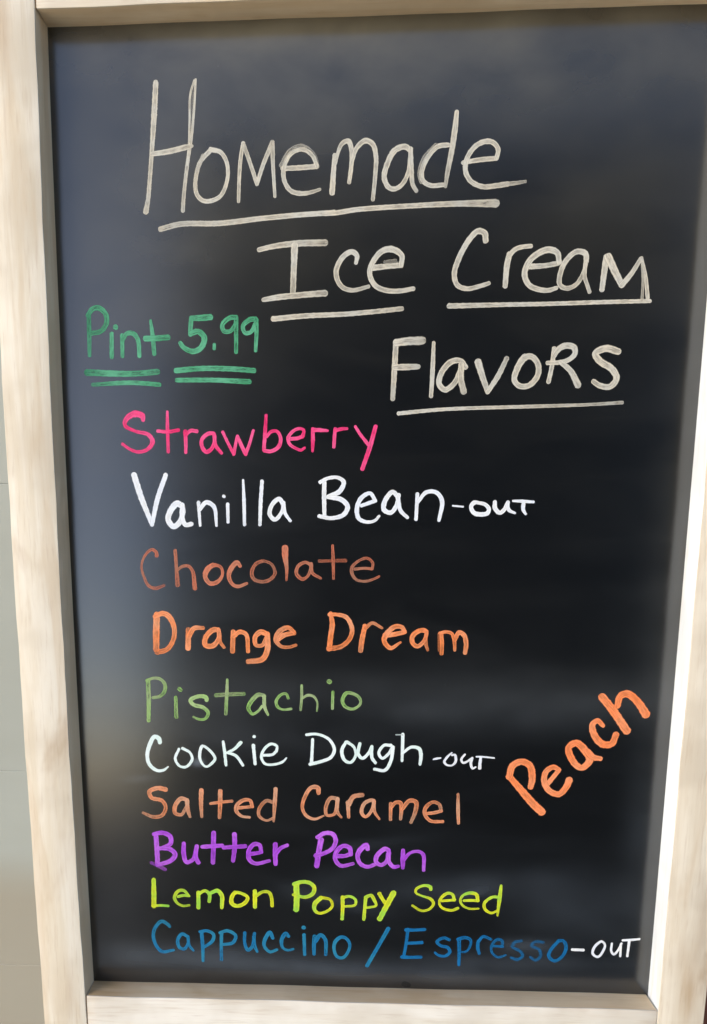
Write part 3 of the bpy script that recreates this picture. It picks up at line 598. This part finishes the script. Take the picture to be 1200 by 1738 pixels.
    ('lettering', 'peach coloured lettering reading Salted', 'caramel', """1:-197.1,-230.8,5.0 -205.0,-229.4,4.7 -213.2,-233.3,4.5 -211.2,-239.4,4.2 -201.1,-242.3,4.2 -197.6,-249.1,3.9 -201.5,-257.5,3.9 -210.3,-259.2,3.9 -220.4,-255.1,2.7
1:-176.3,-241.2,3.9 -182.1,-240.0,4.8 -188.1,-247.4,4.5 -188.3,-255.0,4.2 -182.5,-256.5,3.6 -177.2,-248.8,3.6
1:-176.3,-241.9,4.5 -175.8,-251.0,4.2 -173.8,-258.7,3.0
1:-162.0,-231.1,5.0 -162.6,-245.5,4.2 -162.1,-258.5,3.0
1:-143.5,-231.6,4.7 -143.8,-245.3,4.4 -144.7,-259.0,3.6
1:-153.2,-244.6,3.0 -143.0,-243.0,3.3 -132.1,-241.8,3.0
1:-128.6,-248.9,3.9 -119.9,-248.0,3.3 -112.0,-247.1,3.5
1:-112.4,-247.1,3.8 -114.1,-241.1,3.5 -119.9,-240.4,3.8 -127.1,-245.8,4.4 -127.9,-251.9,4.2 -122.9,-257.1,3.0 -115.0,-258.2,2.7
0.8:-92.5,-242.3,3.8 -98.3,-240.9,3.8 -105.5,-249.3,3.8 -105.6,-256.9,3.3 -98.4,-261.3,2.4 -91.2,-258.2,2.7
1:-89.3,-228.7,4.1 -90.4,-244.5,4.1 -91.5,-262.0,2.4"""),
    ('lettering', 'peach coloured lettering reading Caramel', 'caramel', """1:-47.7,-232.6,4.2 -48.5,-227.1,4.8 -54.7,-226.9,4.2 -61.8,-238.5,3.9 -63.3,-248.5,3.2 -59.4,-256.0,3.6 -51.5,-259.2,2.9 -42.8,-255.7,1.9
0.85:-29.6,-238.1,4.2 -35.9,-237.4,4.2 -40.5,-246.5,3.9 -39.7,-254.8,3.2 -32.6,-253.9,3.2 -29.5,-244.7,3.9
1:-29.3,-238.1,4.2 -29.5,-251.4,3.6 -25.5,-257.1,2.3
1:-19.4,-241.3,4.2 -18.4,-257.0,3.2
1:-18.6,-243.7,5.2 -14.0,-235.7,4.8 -5.4,-233.7,4.5
1:4.8,-239.3,3.9 -3.0,-241.9,3.9 -5.9,-251.9,3.9 -2.0,-256.0,3.2 4.2,-248.4,3.5 5.1,-239.3,3.9
1:5.6,-239.3,3.9 6.6,-250.8,3.2 11.4,-258.3,2.3
1:22.0,-242.3,3.8 22.0,-258.6,3.2
1:22.4,-246.5,3.2 26.7,-241.0,3.8 31.3,-241.4,4.2 32.3,-248.8,3.9 31.7,-257.9,3.2
1:33.0,-248.0,3.5 39.8,-239.1,4.5 46.1,-240.4,4.5 45.6,-250.3,4.2 41.9,-261.1,3.5
1:56.5,-251.8,3.5 64.2,-250.8,3.5 70.4,-249.1,3.5
1:70.4,-249.1,3.8 68.6,-242.5,3.5 62.3,-240.1,3.5 55.5,-246.0,4.2 54.9,-252.6,3.8 60.6,-259.2,3.5 72.3,-259.8,3.2
1:86.0,-231.6,2.5 86.5,-246.4,3.8 87.4,-261.3,2.9"""),
    ('lettering', 'purple lettering reading Butter', 'purple', """1:-208.2,-278.7,4.9 -207.6,-294.1,5.2 -207.5,-309.6,4.9
1:-210.1,-277.4,4.6 -201.5,-275.8,4.6 -194.3,-279.2,5.2 -193.8,-286.9,4.6 -204.6,-292.6,3.8
1:-204.6,-291.9,3.8 -194.0,-293.2,4.9 -189.5,-298.7,5.2 -194.4,-305.1,4.9 -206.5,-309.5,4.1
0.4:-213.7,-307.6,3.3 -206.5,-311.0,4.1 -199.9,-314.4,4.1
1:-180.6,-286.6,4.3 -180.9,-297.8,4.9 -178.5,-306.2,4.6 -171.8,-303.3,4.1 -167.7,-289.2,4.3
1:-167.7,-289.2,4.3 -169.1,-300.4,4.9 -166.5,-306.7,4.4
1:-150.7,-275.0,5.1 -151.3,-291.7,4.9 -152.0,-306.4,4.6
1:-162.2,-289.8,4.3 -151.7,-288.9,4.6 -142.4,-288.1,4.1
1:-130.1,-276.1,4.8 -130.2,-290.0,4.9 -131.9,-304.0,4.3
1:-141.2,-290.2,4.1 -130.6,-289.3,4.3 -119.5,-288.4,4.6
1:-116.3,-296.7,4.6 -108.4,-295.5,4.1 -103.8,-294.4,3.8
1:-103.8,-294.4,3.8 -105.7,-286.8,4.3 -110.9,-286.2,4.6 -116.0,-292.5,4.6 -115.7,-302.3,4.9 -109.8,-306.4,4.1 -96.0,-303.3,3.5
1:-90.0,-285.8,4.8 -90.1,-296.2,5.1 -89.8,-306.7,4.3
1:-89.4,-295.5,4.6 -84.8,-289.9,4.0 -78.3,-286.6,3.8"""),
    ('lettering', 'purple lettering reading Pecan', 'purple', """1:-45.1,-280.4,5.7 -47.3,-293.3,5.5 -49.2,-308.2,5.3
1:-48.5,-278.0,4.3 -42.2,-273.8,4.5 -34.2,-274.1,4.5 -30.7,-280.8,4.7 -34.0,-289.4,4.5 -42.1,-294.5,4.3 -50.2,-297.1,4.8
1:-30.5,-297.4,4.8 -21.3,-296.8,4.1 -15.6,-294.6,4.3
1:-16.1,-295.3,4.3 -16.8,-289.1,4.8 -22.6,-286.4,4.5 -29.4,-291.8,5.0 -31.1,-300.5,4.5 -25.8,-307.2,4.3 -13.7,-305.1,3.6
1:0.5,-289.4,4.3 -0.7,-285.4,5.5 -7.5,-291.4,5.5 -9.2,-297.6,4.5 -6.2,-305.0,4.3 0.8,-307.9,4.1 8.8,-304.7,3.8
1:20.6,-290.3,4.7 17.7,-288.8,4.7 9.8,-296.0,5.0 8.7,-302.2,4.5 13.4,-305.8,4.3 19.1,-302.0,4.3 20.6,-293.4,4.3
1:21.2,-292.2,4.3 21.4,-302.0,4.3 26.1,-307.5,4.3 30.7,-306.8,3.6
1:34.9,-290.1,4.0 34.9,-300.5,5.0 35.1,-308.5,3.6
1:36.2,-299.3,3.8 41.8,-292.7,3.1 49.7,-291.0,3.3 54.4,-294.0,4.0 55.4,-310.6,3.3"""),
    ('lettering', 'yellow lettering reading Lemon', 'yellow', """1:-211.9,-325.4,4.3 -212.2,-341.2,5.4 -212.6,-354.5,4.9
1:-214.1,-353.9,3.1 -206.6,-353.3,2.8 -197.9,-353.6,2.8
1:-187.7,-343.4,3.1 -182.7,-342.0,3.1 -176.5,-342.5,2.6
0.85:-176.8,-342.5,2.8 -181.9,-336.7,3.3 -187.5,-337.4,3.6 -191.4,-344.1,3.6 -189.1,-350.0,3.1 -183.0,-353.2,2.8 -176.8,-352.4,2.6
1:-167.2,-338.3,4.1 -167.5,-354.9,4.4
1:-166.6,-339.6,3.6 -160.3,-336.5,3.3 -156.1,-340.1,4.1 -156.6,-348.0,3.6
1:-155.4,-339.0,3.6 -148.0,-336.2,4.6 -143.8,-341.2,4.6 -144.0,-354.4,3.8
1:-130.2,-337.9,4.3 -134.0,-343.6,4.3 -133.4,-350.2,4.6 -127.3,-352.1,4.1 -119.9,-347.9,4.1 -118.0,-342.6,3.6 -123.4,-338.8,3.3 -130.2,-337.9,3.3
1:-110.5,-335.9,4.6 -110.7,-353.0,4.3
0.85:-108.7,-340.4,3.6 -102.6,-336.4,3.3 -96.5,-336.9,3.6 -93.8,-344.1,3.6 -93.5,-351.3,3.6"""),
    ('lettering', 'yellow lettering reading Poppy', 'yellow', """1:-69.4,-328.4,6.1 -68.9,-342.1,6.2 -69.4,-354.9,6.0
1:-71.5,-327.8,4.7 -64.3,-325.2,4.2 -56.2,-326.1,4.2 -51.6,-330.7,4.2 -53.1,-337.4,4.5 -60.2,-341.2,3.8 -72.5,-338.9,3.0
1:-44.9,-341.8,4.7 -51.0,-348.4,4.9 -51.0,-355.0,3.8 -46.8,-358.3,3.0 -38.7,-355.9,3.0 -33.6,-350.2,3.0 -35.7,-343.6,2.8 -44.9,-341.3,3.4
1:-23.5,-340.6,4.0 -23.3,-352.2,3.8 -23.7,-363.9,3.6
1:-24.0,-341.2,3.0 -16.3,-339.6,3.0 -10.7,-343.1,3.0 -11.1,-348.6,2.8 -21.3,-350.5,2.5
1:-0.6,-340.2,3.8 -1.4,-351.7,3.4 -2.2,-363.9,3.6
1:-1.1,-340.4,3.6 4.5,-338.1,3.8 8.1,-343.8,3.6 9.7,-348.7,2.5 -0.9,-351.7,2.5
1:12.6,-336.0,4.2 15.7,-341.5,3.8 19.4,-346.9,3.8
1:26.7,-334.9,6.1 20.4,-348.0,5.7 13.6,-363.0,5.5"""),
    ('lettering', 'yellow lettering reading Seed', 'yellow', """1:63.0,-330.8,3.4 62.5,-328.2,3.9 56.4,-326.6,2.9 48.8,-330.6,2.9 48.4,-334.4,2.3 54.1,-337.5,2.2 62.9,-340.7,3.1 66.0,-345.3,3.1 62.3,-351.5,2.7 54.6,-353.5,2.7 45.3,-348.1,2.5
1:74.1,-342.5,2.7 81.0,-341.9,2.9 86.6,-341.1,3.1
1:86.2,-341.6,3.2 84.3,-335.7,3.1 79.9,-334.2,3.2 74.0,-338.5,3.2 71.6,-344.2,2.3 74.4,-349.8,2.7 84.0,-352.4,2.9 89.9,-350.0,3.2
1:95.7,-341.8,2.9 102.5,-341.4,3.1 109.4,-341.6,2.9
1:109.0,-341.6,3.6 107.5,-335.2,3.6 101.4,-333.5,3.6 94.6,-336.3,2.7 92.2,-341.0,2.7 94.1,-346.6,2.5 101.1,-350.2,2.3 110.2,-350.0,2.0
1:128.1,-337.4,3.0 123.0,-337.5,3.2 115.5,-344.2,3.2 116.7,-350.8,3.1 122.8,-354.4,2.7 128.7,-351.5,2.3
1:131.0,-325.3,2.7 130.0,-340.2,4.3 128.8,-357.1,2.0"""),
    ('lettering', 'blue lettering reading Cappuccino', 'blue', """1:-197.2,-376.4,3.2 -198.8,-374.0,3.9 -205.3,-370.6,4.1 -212.7,-379.1,3.7 -214.1,-388.6,3.9 -211.1,-398.1,3.7 -205.7,-403.9,3.9 -194.0,-401.9,3.0
1:-179.3,-386.6,3.4 -184.7,-384.0,3.9 -189.3,-390.4,3.7 -187.9,-398.7,3.7 -183.0,-400.4,3.4 -178.9,-393.7,3.2 -178.8,-386.6,3.2
1:-178.8,-387.8,3.4 -177.9,-396.1,3.2 -173.6,-402.0,2.5
1:-164.9,-381.5,3.9 -164.1,-397.0,3.9 -164.1,-413.1,3.2
1:-166.6,-381.0,3.4 -159.4,-379.9,3.6 -152.9,-383.6,3.6 -154.1,-390.8,3.9 -162.0,-397.5,3.2
1:-144.7,-381.1,3.9 -145.2,-396.5,3.4 -145.2,-411.4,3.4
1:-146.3,-381.7,3.4 -138.6,-379.4,3.9 -130.5,-384.3,3.6 -133.3,-392.1,3.9 -144.3,-394.7,3.2
1:-121.2,-381.1,3.4 -121.3,-392.4,3.4 -118.1,-400.0,3.9 -113.7,-395.7,3.6 -111.4,-381.5,3.6
1:-112.0,-385.0,3.6 -111.5,-394.5,3.9 -108.8,-401.6,2.7
1:-93.0,-386.3,3.5 -95.9,-380.2,4.7 -101.3,-389.1,4.2 -101.4,-395.6,3.5 -96.1,-401.3,3.5 -88.9,-398.9,3.2
1:-77.0,-384.0,3.5 -80.0,-381.1,4.7 -84.1,-388.0,4.2 -83.0,-396.4,3.0 -78.2,-399.1,3.0 -72.3,-397.7,2.5
1:-61.6,-381.7,3.7 -61.0,-403.6,3.5
1:-62.3,-374.1,4.2 -61.6,-374.0,4.2
1:-51.0,-383.4,4.7 -51.6,-393.1,4.2 -51.5,-402.8,3.5
1:-49.8,-388.5,4.2 -45.1,-381.6,4.2 -40.4,-386.4,4.2 -39.7,-403.1,3.5
1:-25.1,-383.7,4.2 -30.3,-388.7,4.2 -31.5,-396.5,3.5 -28.4,-404.8,3.5 -22.5,-405.9,3.5 -16.7,-397.4,3.2 -16.2,-389.7,3.4 -20.4,-384.2,3.7 -25.1,-383.7,3.9"""),
    ('lettering', 'blue slash between Cappuccino and Espresso', 'blue', """1:22.2,-373.4,4.4 12.6,-392.8,3.9 1.8,-414.4,4.2"""),
    ('lettering', 'blue lettering reading Espresso', 'deepblue', """1:41.7,-373.4,3.4 40.2,-389.4,3.3 38.1,-403.9,3.3
1:39.8,-374.5,4.1 48.0,-374.3,3.4 58.2,-373.5,3.6
1:40.6,-388.8,3.5 48.4,-388.3,3.5 55.7,-387.7,3.7
1:36.6,-403.9,4.3 44.9,-404.0,3.3 55.1,-403.5,3.7
1:82.7,-384.1,3.4 77.3,-382.1,3.4 70.7,-386.5,3.5 74.7,-390.7,3.3 81.5,-392.6,3.7 83.6,-397.4,3.7 78.9,-401.8,3.3 72.1,-400.9,2.9 69.1,-398.3,2.4
1:92.3,-382.8,4.2 92.8,-395.6,3.5 93.0,-411.1,3.1
0.8:90.9,-383.4,3.4 97.6,-381.3,3.8 103.4,-383.6,3.2 103.2,-391.1,2.6 99.1,-396.5,2.4 92.3,-396.7,2.4
1:111.2,-384.5,3.4 111.0,-391.9,3.8 112.7,-398.3,3.0
1:110.8,-386.1,3.2 115.8,-379.8,3.4 123.6,-382.6,3.0
0.8:125.8,-389.5,2.8 130.7,-389.9,2.6 135.5,-390.3,2.8
0.75:135.0,-390.3,2.8 134.3,-383.6,3.2 129.4,-382.7,3.4 124.4,-389.5,2.8 125.2,-396.9,2.6 131.2,-401.6,2.6 138.8,-399.2,2.0
0.65:153.3,-383.6,3.1 147.1,-385.1,3.4 144.8,-390.0,3.1 152.5,-394.6,3.2 155.3,-399.4,3.2 150.5,-403.7,3.4 144.1,-401.8,2.9
0.55:174.5,-384.5,3.1 167.0,-384.0,3.1 163.4,-388.2,3.1 171.2,-392.8,2.9 172.8,-399.7,3.2 168.0,-404.0,2.9 162.8,-400.6,2.6
0.9:189.3,-382.8,3.6 182.3,-392.5,3.4 180.9,-399.5,3.7 186.7,-404.2,3.7 193.9,-399.2,3.4 197.1,-389.4,3.7 194.2,-382.6,3.4 189.2,-382.3,3.4"""),
    ('lettering', 'small white lettering reading out after Espresso', 'white', """1:203.4,-391.8,3.1 214.0,-392.0,3.1
1:231.3,-382.4,2.6 224.9,-388.1,2.9 223.5,-395.7,2.6 228.7,-399.0,2.6 233.2,-392.7,2.6 234.6,-385.8,2.3 231.3,-382.4,2.3
1:241.3,-384.3,2.3 241.2,-392.5,2.3 243.9,-395.9,2.6 247.9,-390.9,2.3 250.5,-384.0,2.3
1:249.9,-384.7,2.3 250.2,-397.8,2.3
1:251.5,-380.6,2.6 259.4,-380.0,2.6 267.3,-378.9,2.3
1:257.7,-381.1,2.8 257.0,-397.6,2.3"""),
    ('lettering', 'orange lettering reading Peach on a slant', 'peach', """1:133.7,-213.3,5.8 147.9,-229.6,7.5 157.8,-240.9,8.1 166.3,-248.7,8.1
1:133.7,-214.0,6.4 136.5,-202.7,6.9 145.0,-198.6,6.6 152.5,-202.5,6.9 155.4,-215.2,6.9 154.3,-223.8,5.8
1:168.9,-222.1,5.2 175.1,-213.5,4.7 180.0,-206.4,4.7
1:180.0,-206.4,4.7 174.6,-203.6,5.2 168.2,-208.0,5.8 166.7,-217.9,5.8 171.9,-227.1,6.1 181.4,-230.5,6.1 187.7,-223.3,6.6 190.2,-216.2,7.1
1:188.0,-183.8,6.5 194.4,-179.6,6.8 202.7,-186.5,7.6 208.0,-196.2,7.4 201.2,-204.0,6.0 195.0,-200.6,6.6 188.4,-189.4,6.8 187.8,-183.8,6.0
1:205.4,-187.8,6.5 211.1,-193.4,6.0 217.8,-194.7,4.6
1:218.3,-162.7,4.0 212.8,-157.9,5.4 208.4,-161.4,5.9 211.1,-172.4,6.8 219.5,-180.7,7.3 227.3,-179.9,6.8 230.6,-170.9,5.9
1:215.2,-134.6,7.7 225.0,-146.1,8.0 240.2,-167.3,8.1
1:230.1,-143.3,5.9 232.0,-134.0,6.6 238.3,-131.7,7.2 248.0,-139.1,7.2 256.7,-151.3,8.3"""),
    ('dark_stain', 'small dark stain at the bottom edge of the board', 'stain', """0.3:39.3,-433.6,6.2 43.5,-434.8,6.2"""),
]

def smooth(pts, step=1.0):
    """centripetal Catmull-Rom through (x, z, w)"""
    if len(pts) == 1: pts = [pts[0], (pts[0][0] + .2, pts[0][1], pts[0][2])]
    P = [Vector(p) for p in pts]
    P = [P[0]*2 - P[1]] + P + [P[-1]*2 - P[-2]]
    if (P[1].xy - P[-2].xy).length < .5 and len(P) > 5:      # closed loop
        P[0] = P[-3].copy(); P[-1] = P[2].copy()
    out = []
    for i in range(1, len(P) - 2):
        a, b, c, d = P[i-1], P[i], P[i+1], P[i+2]
        n = max(2, int((c.xy - b.xy).length / step))
        t0 = 0; t1 = t0 + max(1e-3, (b.xy - a.xy).length**.5); t2 = t1 + max(1e-3, (c.xy - b.xy).length**.5)
        t3 = t2 + max(1e-3, (d.xy - c.xy).length**.5)
        for j in range(n):
            t = t1 + (t2 - t1)*j/n
            A1 = a*((t1-t)/(t1-t0)) + b*((t-t0)/(t1-t0)); A2 = b*((t2-t)/(t2-t1)) + c*((t-t1)/(t2-t1))
            A3 = c*((t3-t)/(t3-t2)) + d*((t-t2)/(t3-t2))
            B1 = A1*((t2-t)/(t2-t0)) + A2*((t-t0)/(t2-t0)); B2 = A2*((t3-t)/(t3-t1)) + A3*((t-t1)/(t3-t1))
            q = B1*((t2-t)/(t2-t1)) + B2*((t-t1)/(t2-t1))
            q.z = b.z + (c.z - b.z)*j/n
            out.append(q)
    out.append(P[-2].copy())
    return out

DRY = {'cream': .4, 'brown': .5, 'orange': .5, 'caramel': .6, 'pistachio': .5, 'yellow': .35, 'blue': .3, 'deepblue': .4, 'green': .3, 'purple': .3}
VS = (-1, -.82, -.4, 0, .4, .82, 1)
def write(name, text, ink, data, rng):
    verts, faces, uvs, inks = [], [], [], []
    for si, ln in enumerate(data.strip().split('\n')):
        op, rest = ln.split(':')
        pts = [tuple(float(q) for q in t.split(',')) for t in rest.split()]
        S = smooth(pts)
        n = len(S); u0 = rng.uniform(0, 50); ph = rng.uniform(0, 9); amp = rng.uniform(.02, .045)
        secs = []
        T = []
        for i in range(n):
            d = S[min(n-1, i+1)].xy - S[max(0, i-1)].xy
            T.append(d.normalized() if d.length > 1e-6 else Vector((1, 0)))
        u = 0.0
        for i in range(n):
            if i: u += (S[i].xy - S[i-1].xy).length
            k = 1 + amp*math.sin(u*1.1 + ph) + amp*.8*math.sin(u*2.7 + ph*2)
            secs.append((S[i].xy, T[i], S[i].z*.5*k, u))
        def cap(sec, sgn):
            c, t, r, uu = sec; o = []
            for q in (.35, .65, .87, .99):
                o.append((c + t*(sgn*r*q*.9), t, r*math.sqrt(1 - q*q), uu + sgn*r*q))
            return o
        allsec = list(reversed(cap(secs[0], -1))) + secs + cap(secs[-1], 1)
        b0 = len(verts)
        fade = DRY.get(ink, .1)*rng.uniform(0, 1); late = rng.random() < .8
        for i, (c, t, r, uu) in enumerate(allsec):
            nrm = Vector((-t.y, t.x))
            jj = .12 if (i < 5 or i > len(allsec) - 6) else .035
            jl = 1 + rng.uniform(-jj, jj); jr = 1 + rng.uniform(-jj, jj)
            tt = i/len(allsec); tt = tt if late else 1 - tt
            lift = .00012 + si*.000022 + i/len(allsec)*.00002
            for vv in VS:
                q = c + nrm*(r*vv*(jl if vv < 0 else jr))
                verts.append((q.x/1000, -lift, UP + q.y/1000)); uvs.append((u0 + uu*.02, vv)); inks.append(float(op)*(1 - fade*tt*tt))
        m_ = len(VS)
        for i in range(len(allsec) - 1):
            a, b = b0 + i*m_, b0 + (i+1)*m_
            for j in range(m_ - 1): faces.append((a+j, a+j+1, b+j+1, b+j))
    me = mesh_from(name, verts, faces, INK[ink])
    lay = me.uv_layers.new(name='stroke'); 
    for lp in me.loops: lay.data[lp.index].uv = uvs[lp.vertex_index]
    at = me.attributes.new('ink', 'FLOAT', 'POINT')
    for i, a in enumerate(inks): at.data[i].value = a
    o = link(name, me, panel); o['label'] = text
    return o
rng = random.Random(11)
for nm, text, ink, data in WORDS: write(nm, text, ink, data, rng)
